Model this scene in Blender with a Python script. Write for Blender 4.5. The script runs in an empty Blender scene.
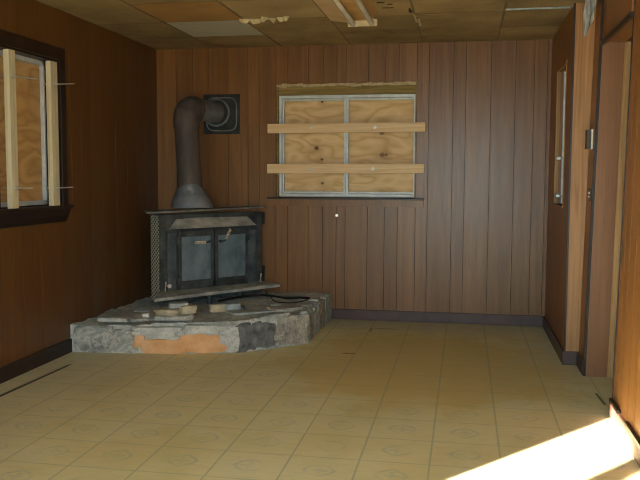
import bpy, bmesh, math, random
from mathutils import Vector, Matrix, noise
random.seed(7)
S = bpy.context.scene
FLASH = 7
COL = S.collection
D, XL, XR, ZC = 6.716, -2.738, 0.678, 2.374      # back wall, left wall, right wall, ceiling
XR2, XR3 = 0.768, 0.782                          # right wall after the step, near right wall
YR = -1.6                                        # rear wall (behind the camera)

# ------------------------------------------------------------------ materials
def new_mat(name):
    m = bpy.data.materials.new(name); m.use_nodes = True
    nt = m.node_tree; nt.nodes.clear()
    out = nt.nodes.new('ShaderNodeOutputMaterial'); b = nt.nodes.new('ShaderNodeBsdfPrincipled')
    nt.links.new(b.outputs[0], out.inputs[0])
    return m, nt, b
class G:
    """tiny node-graph helper"""
    def __init__(s, nt): s.nt = nt; s._pos = None
    def put(s, inp, v):
        if v is None: return
        if hasattr(v, 'is_output'): s.nt.links.new(v, inp)
        else: inp.default_value = v
    def pos(s):
        if not s._pos: s._pos = s.nt.nodes.new('ShaderNodeNewGeometry').outputs['Position']
        return s._pos
    def obj(s): return s.nt.nodes.new('ShaderNodeTexCoord').outputs['Object']
    def attr(s, n):
        a = s.nt.nodes.new('ShaderNodeAttribute'); a.attribute_name = n; return a.outputs['Fac']
    def m(s, op, a, b=None, c=None, clamp=False):
        n = s.nt.nodes.new('ShaderNodeMath'); n.operation = op; n.use_clamp = clamp
        for i, v in enumerate((a, b, c)): s.put(n.inputs[i], v)
        return n.outputs[0]
    def vscale(s, v, sc):
        n = s.nt.nodes.new('ShaderNodeMapping'); s.put(n.inputs['Vector'], v); n.inputs['Scale'].default_value = sc
        return n.outputs[0]
    def voff(s, v, a):
        n = s.nt.nodes.new('ShaderNodeVectorMath'); n.operation = 'ADD'; s.put(n.inputs[0], v); s.put(n.inputs[1], a)
        return n.outputs[0]
    def comb(s, x, y, z):
        n = s.nt.nodes.new('ShaderNodeCombineXYZ')
        for i, v in enumerate((x, y, z)): s.put(n.inputs[i], v)
        return n.outputs[0]
    def sep(s, v):
        n = s.nt.nodes.new('ShaderNodeSeparateXYZ'); s.put(n.inputs[0], v); return n.outputs
    def noise(s, v, scale, detail=4, rough=.55, dist=0):
        n = s.nt.nodes.new('ShaderNodeTexNoise'); s.put(n.inputs['Vector'], v)
        n.inputs['Scale'].default_value = scale; n.inputs['Detail'].default_value = detail
        n.inputs['Roughness'].default_value = rough; n.inputs['Distortion'].default_value = dist
        return n.outputs['Fac']
    def ramp(s, f, stops):
        n = s.nt.nodes.new('ShaderNodeValToRGB'); s.put(n.inputs[0], f); e = n.color_ramp.elements
        while len(e) < len(stops): e.new(.5)
        for el, (p, c) in zip(e, stops): el.position = p; el.color = (*c, 1)
        return n.outputs[0]
    def mix(s, f, a, b, mode='MIX'):
        n = s.nt.nodes.new('ShaderNodeMix'); n.data_type = 'RGBA'; n.blend_type = mode
        s.put(n.inputs[0], f)
        s.put(n.inputs[6], a if hasattr(a, 'is_output') else (*a, 1)); s.put(n.inputs[7], b if hasattr(b, 'is_output') else (*b, 1))
        return n.outputs[2]
    def smooth(s, v, a, b):
        n = s.nt.nodes.new('ShaderNodeMapRange'); n.interpolation_type = 'SMOOTHSTEP'
        s.put(n.inputs[0], v); n.inputs[1].default_value = a; n.inputs[2].default_value = b
        return n.outputs[0]
    def bump(s, h, strength, dist=.01):
        n = s.nt.nodes.new('ShaderNodeBump'); s.put(n.inputs['Height'], h)
        n.inputs['Strength'].default_value = strength; n.inputs['Distance'].default_value = dist
        return n.outputs[0]
def c8(r, g, b):
    f = lambda v: (v/255/12.92 if v/255 <= .04045 else ((v/255+.055)/1.055)**2.4)
    return (f(r), f(g), f(b))
def base(b, g, col, rough=.6, metal=0, nrm=None, spec=None):
    g.put(b.inputs['Base Color'], col if hasattr(col, 'is_output') else (*col, 1))
    g.put(b.inputs['Roughness'], rough); g.put(b.inputs['Metallic'], metal)
    if nrm is not None: g.put(b.inputs['Normal'], nrm)
    if spec is not None: b.inputs['Specular IOR Level'].default_value = spec

def mat_panel(name, dark, light, rough=.36, dust=False, tone_amp=.5):
    m, nt, b = new_mat(name); g = G(nt); p = g.pos(); t = g.attr('tone')
    off = g.comb(g.m('MULTIPLY', t, 7.3), g.m('MULTIPLY', t, 3.1), g.m('MULTIPLY', t, 9.7))
    q = g.voff(p, off)
    grain = g.noise(g.vscale(q, (60, 60, 1.6)), 1, 5, .6, .6)
    wide = g.noise(g.vscale(q, (9, 9, .45)), 1, 3, .5, 1.2)
    pores = g.noise(g.vscale(q, (260, 260, 9)), 1, 2, .5)
    f = g.m('ADD', g.m('MULTIPLY', grain, .45), g.m('MULTIPLY', wide, .55))
    colr = g.ramp(f, [(.3, dark), (.52, tuple((a+c)/2 for a, c in zip(dark, light))), (.72, light)])
    colr = g.mix(g.m('MULTIPLY', g.smooth(pores, .56, .7), .35), colr, tuple(.7*x for x in dark))
    k = g.m('ADD', 1-tone_amp/2, g.m('MULTIPLY', t, tone_amp))
    colr = g.mix(1, colr, g.comb(k, k, k), 'MULTIPLY')
    if dust:   # grey soot-and-ash dust thrown up round the hearth
        x, y, z = g.sep(p)
        d = g.m('MULTIPLY', g.smooth(y, 4.6, 5.5), g.smooth(z, 1.2, .2))
        n = g.smooth(g.noise(g.vscale(p, (6, 6, 2.2)), 1, 4), .36, .7)
        colr = g.mix(g.m('MULTIPLY', g.m('MULTIPLY', d, n), .8), colr, c8(96, 88, 74))
        n2 = g.smooth(g.noise(g.vscale(p, (2, 14, 2)), 1, 5, .7), .6, .74)
        colr = g.mix(g.m('MULTIPLY', n2, .18), colr, c8(110, 104, 92))
    base(b, g, colr, g.m('ADD', rough-.08, g.m('MULTIPLY', grain, .18)), 0, g.bump(grain, .12, .004), .5)
    return m
def mat_noise(name, a, c, scale=8, rough=.7, metal=0, bump=.2, stretch=(1, 1, 1), detail=5, lo=.35, hi=.68, obj=True, spec=None):
    m, nt, b = new_mat(name); g = G(nt); v = g.vscale(g.obj() if obj else g.pos(), stretch)
    n = g.noise(v, scale, detail, .6)
    base(b, g, g.ramp(n, [(lo, a), (hi, c)]), rough, metal, g.bump(n, bump, .01) if bump else None, spec)
    return m
def mat_timber(name, a, c, stretch=(1.2, 30, 30), rough=.6, knots=()):
    m, nt, b = new_mat(name); g = G(nt); p = g.obj()
    n = g.noise(g.vscale(p, stretch), 1, 4, .55, .8)
    base(b, g, g.ramp(n, [(.3, a), (.7, c)]), rough, 0, g.bump(n, .1, .003))
    return m
def mat_ply(name, knots, a, c, ax=0):
    """rotary-cut plywood: flowing cathedral grain and dark knots"""
    m, nt, b = new_mat(name); g = G(nt); p = g.pos(); x, y, z = g.sep(p)
    u = x if ax == 0 else y
    w = g.noise(g.comb(g.m('MULTIPLY', u, 1.7), 0.0, g.m('MULTIPLY', z, 4.2)), 1, 2, .5, .4)
    rings = g.m('PINGPONG', g.m('ADD', g.m('MULTIPLY', w, 15.0), g.m('MULTIPLY', z, 1.2)), 1.0)
    fine = g.noise(g.comb(g.m('MULTIPLY', u, 9), 0.0, g.m('MULTIPLY', z, 90)), 1, 3)
    f = g.m('ADD', g.m('MULTIPLY', rings, .6), g.m('MULTIPLY', fine, .4))
    colr = g.ramp(f, [(.15, a), (.45, tuple((i*.4+j*.6) for i, j in zip(a, c))), (.8, c)])
    for kx, kz, r, s in knots:
        d = g.m('SQRT', g.m('ADD', g.m('POWER', g.m('SUBTRACT', u, kx), 2.0), g.m('POWER', g.m('MULTIPLY', g.m('SUBTRACT', z, kz), 1.2), 2.0)))
        colr = g.mix(g.m('MULTIPLY', g.smooth(d, r, r*.45), s), colr, c8(62, 36, 20))
        colr = g.mix(g.m('MULTIPLY', g.smooth(d, r*4.2, r*.9), .3*s), colr, c8(150, 92, 42))
    base(b, g, colr, .62, 0, g.bump(f, .06, .003))
    return m

def mat_rock(name, a, c, k=1.0):
    m, nt, b = new_mat(name); g = G(nt); p = g.pos()
    n = g.noise(p, 5*k, 8, .62, .6); n2 = g.noise(p, 26*k, 6, .7)
    colr = g.ramp(g.m('ADD', g.m('MULTIPLY', n, .6), g.m('MULTIPLY', n2, .4)), [(.36, a), (.5, tuple(.55*i+.45*j for i, j in zip(a, c))), (.66, c)])
    v = g.m('ABSOLUTE', g.m('SUBTRACT', g.noise(g.voff(p, (3, 7, 1)), 4.5*k, 4, .6, 1.2), .5))
    colr = g.mix(g.m('MULTIPLY', g.smooth(v, .03, .006), .35), colr, c8(226, 226, 218))
    v2 = g.m('ABSOLUTE', g.m('SUBTRACT', g.noise(g.voff(p, (8, 2, 5)), 6*k, 5, .65, .8), .5))
    colr = g.mix(g.m('MULTIPLY', g.smooth(v2, .022, .004), .28), colr, c8(66, 70, 70))
    base(b, g, colr, .92, 0, g.bump(g.m('ADD', n, n2), .7, .02)); return m
M = {}
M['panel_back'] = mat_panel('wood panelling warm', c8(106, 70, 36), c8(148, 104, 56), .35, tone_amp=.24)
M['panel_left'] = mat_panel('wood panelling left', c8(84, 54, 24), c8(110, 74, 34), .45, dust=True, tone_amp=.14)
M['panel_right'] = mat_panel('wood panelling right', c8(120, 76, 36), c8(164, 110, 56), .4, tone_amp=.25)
M['panel_gap'] = mat_noise('panel groove', c8(40, 26, 16), c8(52, 34, 22), 6, .9, 0, 0)
M['post'] = mat_timber('post wood', c8(142, 98, 56), c8(182, 134, 84), (40, 40, 1.4), .5)
M['rawedge'] = mat_timber('raw wood edge', c8(142, 108, 66), c8(186, 148, 98), (40, 40, 1.4), .7)
M['jamb'] = mat_panel('jamb board', c8(116, 76, 46), c8(146, 100, 62), .45, tone_amp=.1)
M['darkwood'] = mat_noise('dark stained wood', c8(24, 14, 11), c8(46, 28, 21), 5, .4, 0, .1, (1, 1, 1))
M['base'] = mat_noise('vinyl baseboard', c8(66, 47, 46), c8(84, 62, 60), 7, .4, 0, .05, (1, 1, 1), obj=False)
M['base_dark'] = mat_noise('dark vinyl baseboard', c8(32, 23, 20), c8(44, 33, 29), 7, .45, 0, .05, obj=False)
M['base_red'] = mat_noise('reddish baseboard', c8(106, 66, 50), c8(136, 90, 70), 7, .6, 0, .05, obj=False)
M['batten'] = mat_timber('pale batten', c8(222, 186, 136), c8(242, 216, 174), (1.6, 40, 40))
M['batten_v'] = mat_timber('pale stud', c8(186, 177, 146), c8(214, 206, 178), (40, 40, 1.6))
M['alu'] = mat_noise('aluminium frame', c8(196, 206, 212), c8(222, 228, 230), 14, .45, .15, .05)
M['bolt'] = mat_noise('zinc bolt', c8(190, 190, 184), c8(246, 246, 242), 30, .3, .9, 0)
M['rawheader'] = mat_timber('raw header board', c8(122, 100, 52), c8(160, 138, 84), (2, 30, 30), .75)
M['plaster'] = mat_noise('pale torn edge', c8(176, 158, 116), c8(206, 194, 158), 26, .9, 0, .3)
M['ply_back'] = mat_ply('plywood back', [(-1.299, 1.50, .028, .95), (-1.25, 1.905, .016, .9), (-1.25, 1.40, .020, .8), (-1.245, 1.19, .020, .85),
        (-.72, 1.63, .030, .7), (-.715, 1.44, .030, .75), (-.68, 1.44, .018, .8)], c8(208, 170, 112), c8(236, 206, 156))
M['ply_left'] = mat_ply('plywood left', [(4.56, 1.36, .016, .7)], c8(176, 138, 84), c8(210, 174, 118), 1)
M['rod'] = mat_noise('glint-pale rod', c8(170, 168, 162), c8(210, 208, 202), 40, .35, .5, 0)  # the rods' white glint is put into this pale base colour
M['tee'] = mat_noise('ceiling tee', c8(92, 74, 50), c8(120, 100, 70), 10, .7, 0, 0, obj=False)
M['cavity'] = mat_noise('ceiling cavity', c8(26, 20, 14), c8(40, 30, 20), 6, .95, 0, 0)
M['silver'] = mat_noise('bare grid metal', c8(130, 142, 150), c8(170, 180, 184), 20, .4, .5, 0)
M['lampbody'] = mat_noise('cream fixture enamel', c8(196, 178, 140), c8(222, 206, 170), 8, .5, 0, 0)
M['lampbody2'] = mat_noise('tan fixture channel', c8(168, 128, 76), c8(192, 152, 96), 8, .6, 0, 0)
M['reflector'] = mat_noise('dull fixture wing', c8(196, 160, 120), c8(214, 182, 144), 5, .6, 0, 0)
M['tube'] = mat_noise('unlit lamp tube', c8(206, 200, 190), c8(226, 222, 214), 6, .25, 0, 0)
M['castiron'] = mat_noise('sooty cast iron', c8(42, 48, 50), c8(86, 94, 94), 9, .55, .1, .15, hi=.72)
M['castdust'] = mat_noise('dusty iron', c8(126, 130, 126), c8(192, 192, 184), 9, .8, 0, .12)
M['stovetop'] = mat_noise('dusty top plate', c8(80, 84, 82), c8(130, 130, 122), 12, .7, .1, .1)
M['glass'] = mat_noise('dusty stove glass', c8(80, 98, 110), c8(130, 148, 158), 6, .38, 0, .03, (1, 1, .7))
M['mesh_iron'] = None
M['pilaster'] = mat_noise('sooty blue-grey iron', c8(58, 68, 76), c8(98, 110, 118), 6, .5, .05, .1)
M['brass'] = mat_noise('bright spring handle', c8(246, 216, 164), c8(252, 238, 210), 30, .25, .2, 0)
M['pipe'] = mat_noise('rusty stove pipe', c8(70, 64, 62), c8(104, 94, 90), 5, .65, .1, .06, (1, 1, .5))
M['pipe_grey'] = mat_noise('sooty grey pipe', c8(92, 98, 104), c8(136, 142, 146), 6, .5, .25, .08)
M['black'] = mat_noise('black iron plate', c8(26, 30, 30), c8(56, 62, 62), 10, .45, .3, .05)
M['blackwire'] = mat_noise('black cable', c8(14, 14, 15), c8(30, 30, 30), 10, .5, 0, 0)
M['stone'] = mat_rock('grey hearth stone', c8(136, 148, 148), c8(216, 224, 220))
M['stone_pale'] = mat_rock('pale mortar', c8(164, 174, 172), c8(228, 230, 224))
M['stone_dark'] = mat_noise('dark sooty stone', c8(66, 70, 74), c8(140, 144, 144), 9, .85, 0, .6, detail=8)
M['stone_rough'] = mat_rock('rough grey-tan stone', c8(128, 128, 120), c8(212, 208, 194), 1.6)
M['stone_mid'] = mat_rock('grey boulder', c8(108, 118, 118), c8(186, 194, 190))
M['stone_orange'] = mat_noise('orange stone', c8(206, 152, 98), c8(234, 194, 150), 6, .9, 0, .4, detail=8)
M['stone_tan'] = mat_noise('tan stone', c8(158, 146, 120), c8(206, 198, 172), 9, .9, 0, .4, detail=8)
M['stone_blue'] = mat_noise('blue-grey stone', c8(130, 146, 152), c8(180, 194, 198), 9, .9, 0, .4, detail=8)
M['white'] = mat_noise('white chip', c8(214, 214, 208), c8(238, 238, 232), 9, .7, 0, .1)
M['switch_dark'] = mat_noise('dark switch cover', c8(58, 48, 42), c8(76, 64, 56), 12, .5, 0, 0)
M['switch_white'] = mat_noise('white switch box', c8(206, 204, 196), c8(226, 224, 216), 12, .5, 0, 0)

def mat_plastic():
    m, nt, b = new_mat('crumpled clear plastic'); g = G(nt)
    n = g.noise(g.vscale(g.obj(), (60, 60, 12)), 1, 3)
    base(b, g, g.ramp(n, [(.3, c8(150, 154, 154)), (.6, c8(226, 230, 230))]), .22, 0, g.bump(n, .15, .004))
    b.inputs['Transmission Weight'].default_value = .1
    return m
M['plastic'] = mat_plastic()
def mat_lattice():
    m, nt, b = new_mat('perforated side grille'); g = G(nt); x, y, z = g.sep(g.obj())
    u = g.m('MULTIPLY', y, 22.0); v = g.m('MULTIPLY', z, 30.0)
    a = g.m('PINGPONG', g.m('ADD', u, v), .5); c = g.m('PINGPONG', g.m('SUBTRACT', u, v), .5)
    hole = g.m('MULTIPLY', g.smooth(a, .14, .22), g.smooth(c, .14, .22))
    base(b, g, g.mix(hole, c8(190, 190, 176), c8(36, 38, 36)), .65, .1, g.bump(g.m('SUBTRACT', 1.0, hole), .5, .01))
    return m
M['mesh_iron'] = mat_lattice()

def mat_ceiling(name, a, c, stain=.5):
    m, nt, b = new_mat(name); g = G(nt); p = g.pos(); t = g.attr('tone')
    n = g.noise(g.vscale(p, (2.2, 2.2, 1)), 1, 5, .6); f = g.noise(p, 90, 3)
    colr = g.ramp(g.m('ADD', g.m('MULTIPLY', n, .8), g.m('MULTIPLY', f, .2)), [(.32, a), (.66, c)])
    k = g.m('ADD', .82, g.m('MULTIPLY', t, .36)); colr = g.mix(1, colr, g.comb(k, k, k), 'MULTIPLY')
    colr = g.mix(g.m('MULTIPLY', g.smooth(g.noise(g.vscale(p, (1.7, 1.7, 1)), 1, 3, .6, .8), .58, .66), stain), colr, c8(112, 78, 42))
    base(b, g, colr, .95, 0, g.bump(f, .25, .004))
    return m
M['ceil'] = mat_ceiling('stained ceiling board', c8(122, 100, 64), c8(170, 146, 102))
M['ceil_white'] = mat_ceiling('clean white ceiling board', c8(172, 168, 154), c8(190, 186, 172), .08)
M['ceil_tan'] = mat_ceiling('orange tan ceiling board', c8(150, 112, 60), c8(172, 132, 76), .2)
M['ceil_torn'] = mat_ceiling('torn ceiling board', c8(150, 124, 84), c8(184, 160, 116), .4)

def mat_floor():
    m, nt, b = new_mat('sheet vinyl floor'); g = G(nt); p = g.pos(); x, y, z = g.sep(p)
    T = .3077
    u = g.m('DIVIDE', g.m('ADD', x, 1.0526+T*30), T); v = g.m('DIVIDE', g.m('ADD', y, -3.04+T*30), T)
    fu = g.m('SUBTRACT', g.m('FRACT', u), .5); fv = g.m('SUBTRACT', g.m('FRACT', v), .5)
    au = g.m('ABSOLUTE', fu); av = g.m('ABSOLUTE', fv)
    wob = g.noise(p, 9, 4)
    wear = g.noise(g.vscale(p, (1.1, 1.1, 1)), 1, 5, .6); wear2 = g.noise(g.voff(p, (5.3, 2.1, 0)), 2.6, 5, .65)
    cream = g.ramp(wear2, [(.3, c8(214, 208, 156)), (.55, c8(226, 220, 174)), (.75, c8(220, 216, 184))])
    # orange-brown worn track through the middle of the room and grey dirt towards the walls
    ex = g.m('DIVIDE', g.m('SUBTRACT', x, -.25), .95); ey = g.m('DIVIDE', g.m('SUBTRACT', y, 5.15), 1.05)
    blob = g.smooth(g.m('ADD', g.m('ADD', g.m('POWER', ex, 2.0), g.m('POWER', ey, 2.0)), g.m('MULTIPLY', g.m('SUBTRACT', wear2, .5), 2.2)), 1.25, .5)
    colr = g.mix(g.m('MULTIPLY', blob, .6), cream, c8(212, 184, 108))
    colr = g.mix(g.m('MULTIPLY', g.smooth(wear, .5, .66), .35), colr, c8(214, 196, 122))
    edge = g.m('MAXIMUM', g.smooth(y, 6.0, 6.55), g.m('MULTIPLY', g.smooth(x, -1.75, -2.6), .8))
    edge = g.m('MAXIMUM', edge, g.m('MULTIPLY', g.smooth(x, .3, .72), g.smooth(y, 4.6, 5.6)))
    colr = g.mix(g.m('MULTIPLY', edge, g.m('ADD', .25, g.m('MULTIPLY', wob, .75))), colr, c8(198, 198, 176))
    # fine striae along x
    st = g.noise(g.vscale(p, (6, 55, 1)), 1, 3); colr = g.mix(g.m('MULTIPLY', g.smooth(st, .48, .7), .22), colr, c8(194, 178, 110))
    # grout-like printed lines: the ones running to the back wall are stronger
    lu = g.smooth(au, .478, .494); lv = g.smooth(av, .476, .492)
    line = g.m('MAXIMUM', g.m('MULTIPLY', lu, g.m('ADD', .3, g.m('MULTIPLY', wob, .6))), g.m('MULTIPLY', lv, g.m('ADD', .12, g.m('MULTIPLY', wob, .6))))
    colr = g.mix(line, colr, c8(158, 170, 144))
    # medallion in every square: a lozenge ring with a small flower inside
    r = g.m('ADD', g.m('MULTIPLY', au, 1.0), g.m('MULTIPLY', av, 1.0))
    r2 = g.m('SQRT', g.m('ADD', g.m('POWER', fu, 2.0), g.m('POWER', fv, 2.0)))
    rr = g.m('ADD', g.m('MULTIPLY', r, .45), g.m('MULTIPLY', r2, .55))
    ring = g.m('MULTIPLY', g.smooth(rr, .17, .205), g.smooth(rr, .265, .23))
    ang = g.m('ARCTAN2', fv, fu); pet = g.m('ADD', .085, g.m('MULTIPLY', g.m('COSINE', g.m('MULTIPLY', ang, 4.0)), .04))
    flow = g.smooth(g.m('SUBTRACT', r2, pet), .025, -.01)
    med = g.m('MULTIPLY', g.m('MAXIMUM', ring, g.m('MULTIPLY', flow, .7)), g.m('MULTIPLY', g.m('SUBTRACT', 1.0, g.m('MULTIPLY', blob, .75)), g.smooth(wob, .25, .75)))
    colr = g.mix(g.m('MULTIPLY', med, .6), colr, c8(172, 188, 172))
    # splits and cuts in the vinyl
    def cut(c, cx, cy, hx, hy, sh=0.0, s=.9):
        dx = g.m('ABSOLUTE', g.m('SUBTRACT', g.m('SUBTRACT', x, cx), g.m('MULTIPLY', g.m('SUBTRACT', y, cy), sh)))
        dy = g.m('ABSOLUTE', g.m('SUBTRACT', y, cy))
        k = g.m('MULTIPLY', g.smooth(dx, hx, hx*.55), g.smooth(dy, hy, hy*.8))
        return g.mix(g.m('MULTIPLY', k, s), c, c8(24, 22, 18))
    colr = cut(colr, -2.57, 4.25, .017, .52, .027)
    colr = cut(colr, -.79, 5.40, .06, .014, 0, .7); colr = cut(colr, -.615, 6.35, .12, .014, 0, .6); colr = cut(colr, -.735, 6.28, .012, .08, 0, .5)
    colr = cut(colr, .778, 4.56, .010, .13, -.05, .8)
    base(b, g, colr, g.m('ADD', .42, g.m('MULTIPLY', wear2, .25)), 0, g.bump(g.m('ADD', st, wear2), .05, .004), .35)
    return m
M['floor'] = mat_floor()

# ------------------------------------------------------------------ mesh helpers
class MB:
    def __init__(s): s.bm = bmesh.new(); s.t = s.bm.faces.layers.float.new('tone')
    def _fin(s, vs, mi=0, tone=.5):
        fs = {f for v in vs for f in v.link_faces}
        for f in fs: f.material_index = mi; f[s.t] = tone
        return vs
    def box(s, lo, hi, mi=0, tone=.5, bev=0, mtx=None):
        lo, hi = [min(a, b) for a, b in zip(lo, hi)], [max(a, b) for a, b in zip(lo, hi)]
        c = [(a+b)/2 for a, b in zip(lo, hi)]; d = [max(b-a, 1e-4) for a, b in zip(lo, hi)]
        r = bmesh.ops.create_cube(s.bm, size=1, matrix=Matrix.Translation(c) @ Matrix.Diagonal((*d, 1)))
        vs = r['verts']
        if bev:
            es = list({e for v in vs for e in v.link_edges})
            vs = bmesh.ops.bevel(s.bm, geom=es, offset=bev, segments=2, affect='EDGES', profile=.5)['verts']
        if mtx is not None: bmesh.ops.transform(s.bm, verts=vs, matrix=mtx)
        return s._fin(vs, mi, tone)
    def cyl(s, a, b, r1, r2=None, seg=20, mi=0, caps=True):
        a, b = Vector(a), Vector(b); d = b-a
        m = Matrix.Translation((a+b)/2) @ d.to_track_quat('Z', 'Y').to_matrix().to_4x4()
        r = bmesh.ops.create_cone(s.bm, cap_ends=caps, segments=seg, radius1=r1, radius2=r1 if r2 is None else r2, depth=d.length, matrix=m)
        return s._fin(r['verts'], mi)
    def tube(s, pts, r, seg=10, mi=0, cap=True):
        pts = [Vector(p) for p in pts]; n = len(pts); rs = r if isinstance(r, (list, tuple)) else [r]*n
        rings = []; up = None
        for i, p in enumerate(pts):
            t = (pts[min(i+1, n-1)]-pts[max(i-1, 0)]).normalized()
            if up is None:
                up = Vector((0, 0, 1)) if abs(t.z) < .9 else Vector((1, 0, 0))
            up = (up-t*up.dot(t)).normalized(); sd = t.cross(up)
            rings.append([s.bm.verts.new(p+rs[i]*(math.cos(2*math.pi*k/seg)*sd+math.sin(2*math.pi*k/seg)*up)) for k in range(seg)])
        for a, b in zip(rings, rings[1:]):
            for k in range(seg): s.bm.faces.new((a[k], a[(k+1) % seg], b[(k+1) % seg], b[k]))
        if cap: s.bm.faces.new(rings[0][::-1]); s.bm.faces.new(rings[-1])
        return s._fin([v for rg in rings for v in rg], mi)
    def prism(s, poly, z0, z1, mi=0, tone=.5):
        """poly: xy outline; z0/z1 numbers or per-vertex lists"""
        n = len(poly); f = lambda z, i: z[i] if isinstance(z, (list, tuple)) else z
        lo = [s.bm.verts.new((x, y, f(z0, i))) for i, (x, y) in enumerate(poly)]; hi = [s.bm.verts.new((x, y, f(z1, i))) for i, (x, y) in enumerate(poly)]
        s.bm.faces.new(lo[::-1]); s.bm.faces.new(hi)
        for i in range(n): s.bm.faces.new((lo[i], lo[(i+1) % n], hi[(i+1) % n], hi[i]))
        return s._fin(lo+hi, mi, tone)
    def loft(s, rings, mi=0, cap=True):
        R = [[s.bm.verts.new(p) for p in r] for r in rings]; n = len(R[0])
        for a, b in zip(R, R[1:]):
            for k in range(n): s.bm.faces.new((a[k], a[(k+1) % n], b[(k+1) % n], b[k]))
        if cap: s.bm.faces.new(R[0][::-1]); s.bm.faces.new(R[-1])
        return s._fin([v for r in R for v in r], mi)
    def build(s, name, mats, parent=None, smooth=False, loc=None):
        bmesh.ops.recalc_face_normals(s.bm, faces=s.bm.faces[:])
        me = bpy.data.meshes.new(name); s.bm.to_mesh(me); s.bm.free()
        for m in (mats if isinstance(mats, (list, tuple)) else [mats]): me.materials.append(m)
        if smooth:
            for p in me.polygons: p.use_smooth = True
            try: me.set_sharp_from_angle(angle=math.radians(38))
            except Exception: pass
        o = bpy.data.objects.new(name, me); COL.objects.link(o)
        if loc is not None:      # origin at loc, geometry stays where it is in the world
            me.transform(Matrix.Translation(-Vector(loc))); o.location = loc
        if parent: o.parent = parent
        return o
def empty(name, loc=(0, 0, 0), rz=0, parent=None):
    o = bpy.data.objects.new(name, None); COL.objects.link(o); o.location = loc; o.rotation_euler = (0, 0, rz); o.empty_display_size = .1
    if parent: o.parent = parent
    return o
def tag(o, label, cat, group=None, kind=None):
    o['label'] = label; o['category'] = cat
    if group: o['group'] = group
    if kind: o['kind'] = kind
    return o
def struct(o): o['kind'] = 'structure'; return o
def one(name, mats, lo, hi, parent=None, bev=0, loc=None):
    mb = MB(); mb.box(lo, hi, bev=bev); return mb.build(name, mats, parent, loc=loc)

# ------------------------------------------------------------------ room shell
def panel_wall(name, place, s0, s1, z1, grooves, holes, mat, thick=.12, gap=.004):
    """place(s,n,z)->world; n>0 goes out of the room. Boards 8 mm thick over a dark backing."""
    mb = MB()
    def bx(a, b, n0, n1, za, zb, mi, tone=.5): mb.box(place(a, n0, za), place(b, n1, zb), mi, tone)
    cuts = sorted([s0]+[q for q in grooves if s0 < q < s1]+[s1])
    rnd = random.Random(name)
    for a, b in zip(cuts, cuts[1:]):
        tone = rnd.random(); aa = a+gap/2 if a > s0 else a; bb = b-gap/2 if b < s1 else b
        xs = sorted({aa, bb, *[h for H in holes for h in H[:2] if aa < h < bb]})
        for p, q in zip(xs, xs[1:]):
            zs = [(0, z1)]; mid = (p+q)/2
            for h0, h1, ha, hb in holes:
                if h0 < mid < h1: zs = [z for z in ((0, ha), (hb, z1)) if z[1]-z[0] > .002]
            for za, zb in zs: bx(p, q, 0, .008, za, zb, 0, tone)
    xs = sorted({s0, s1, *[h for H in holes for h in H[:2]]})
    for p, q in zip(xs, xs[1:]):
        zs = [(0, z1)]; mid = (p+q)/2
        for h0, h1, ha, hb in holes:
            if h0 < mid < h1: zs = [z for z in ((0, ha), (hb, z1)) if z[1]-z[0] > .002]
        for za, zb in zs: bx(p, q, .008, thick, za, zb, 1)
    return struct(mb.build(name, [mat, M['panel_gap']]))
def grooves_every(a, b, seed):
    r = random.Random(seed); pat = [.147, .112, .15, .105, .205, .11, .207, .16]; s, out, i = a, [], r.randrange(8)
    while s < b: s += pat[i % 8]; i += 1; out.append(s)
    return out
H = 2.42
gb = [-2.555, -2.40, -2.251, -2.073, -1.892, -1.79, -1.639, -1.535, -1.349, -1.22, -1.099, -1.02, -.826, -.679, -.566, -.414, -.313, -.11, -.006, .198, .396, .545, .65]
W1 = (-1.632, -.42, 1.066, 2.045)
panel_wall('wall_back', lambda s, n, z: (s, D+n, z), XL-.12, XR+.12, H, gb, [W1], M['panel_back'])
W2 = (4.23, 4.965, 1.05, 2.03)
gl = grooves_every(YR, 4.6, 3)+[4.72, 4.93, 5.14, 5.29, 5.44, 5.62, 5.85, 6.06, 6.27, 6.42]
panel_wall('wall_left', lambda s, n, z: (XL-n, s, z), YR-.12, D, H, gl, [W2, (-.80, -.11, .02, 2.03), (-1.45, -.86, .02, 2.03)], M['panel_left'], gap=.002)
W3 = (5.69, 6.26, 1.05, 2.06)
panel_wall('wall_right', lambda s, n, z: (XR+n, s, z), 5.385, D, H, [5.5, 6.36, 6.5], [W3], M['panel_right'])
# the wall steps back, then the doorway 5.08 -> 4.22, then the near wall
mb = MB()
mb.box((XR2, 5.085, 0), (.885, 5.385, H), 1)
mb.box((XR2-.002, 5.105, 0), (XR2+.004, 5.385, H), 0, .25)
mb.box((XR2, 4.22, 2.07), (.90, 5.085, H), 0, .3)
struct(mb.build('wall_right_step', [M['panel_right'], M['panel_gap']]))
panel_wall('wall_right_near', lambda s, n, z: (XR3+n, s, z), YR-.12, 4.22, H, grooves_every(YR, 4.05, 5), [], M['panel_right'], thick=.11)
struct(one('trim_1', M['post'], (XR-.001, 5.372, .0), (XR2+.004, 5.386, H)))       # pale board on the step face
struct(one('trim_2', M['jamb'], (XR2+.004, 5.070, 0), (.900, 5.087, 2.07)))          # far jamb of the doorway
struct(one('trim_3', M['rawedge'], (.900, 5.062, 0), (.935, 5.088, 2.07)))           # raw edge of the jamb
mb = MB(); mb.box((XR2-.012, 5.075, 0), (XR2+.006, 5.098, 2.42)); struct(mb.build('trim_4', M['darkwood']))
mb = MB(); mb.box((XR2-.008, 4.20, 2.055), (XR2+.012, 5.1, 2.08)); struct(mb.build('trim_5', M['darkwood']))
struct(one('trim_6', M['darkwood'], (XR3-.004, 4.216, 0.0), (.895, 4.228, 2.2)))     # dark strip standing in for the shaded end of the near wall
struct(one('trim_7', M['jamb'], (XR-.02, D-.012, .09), (XR, D, ZC)))                # corner bead
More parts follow.
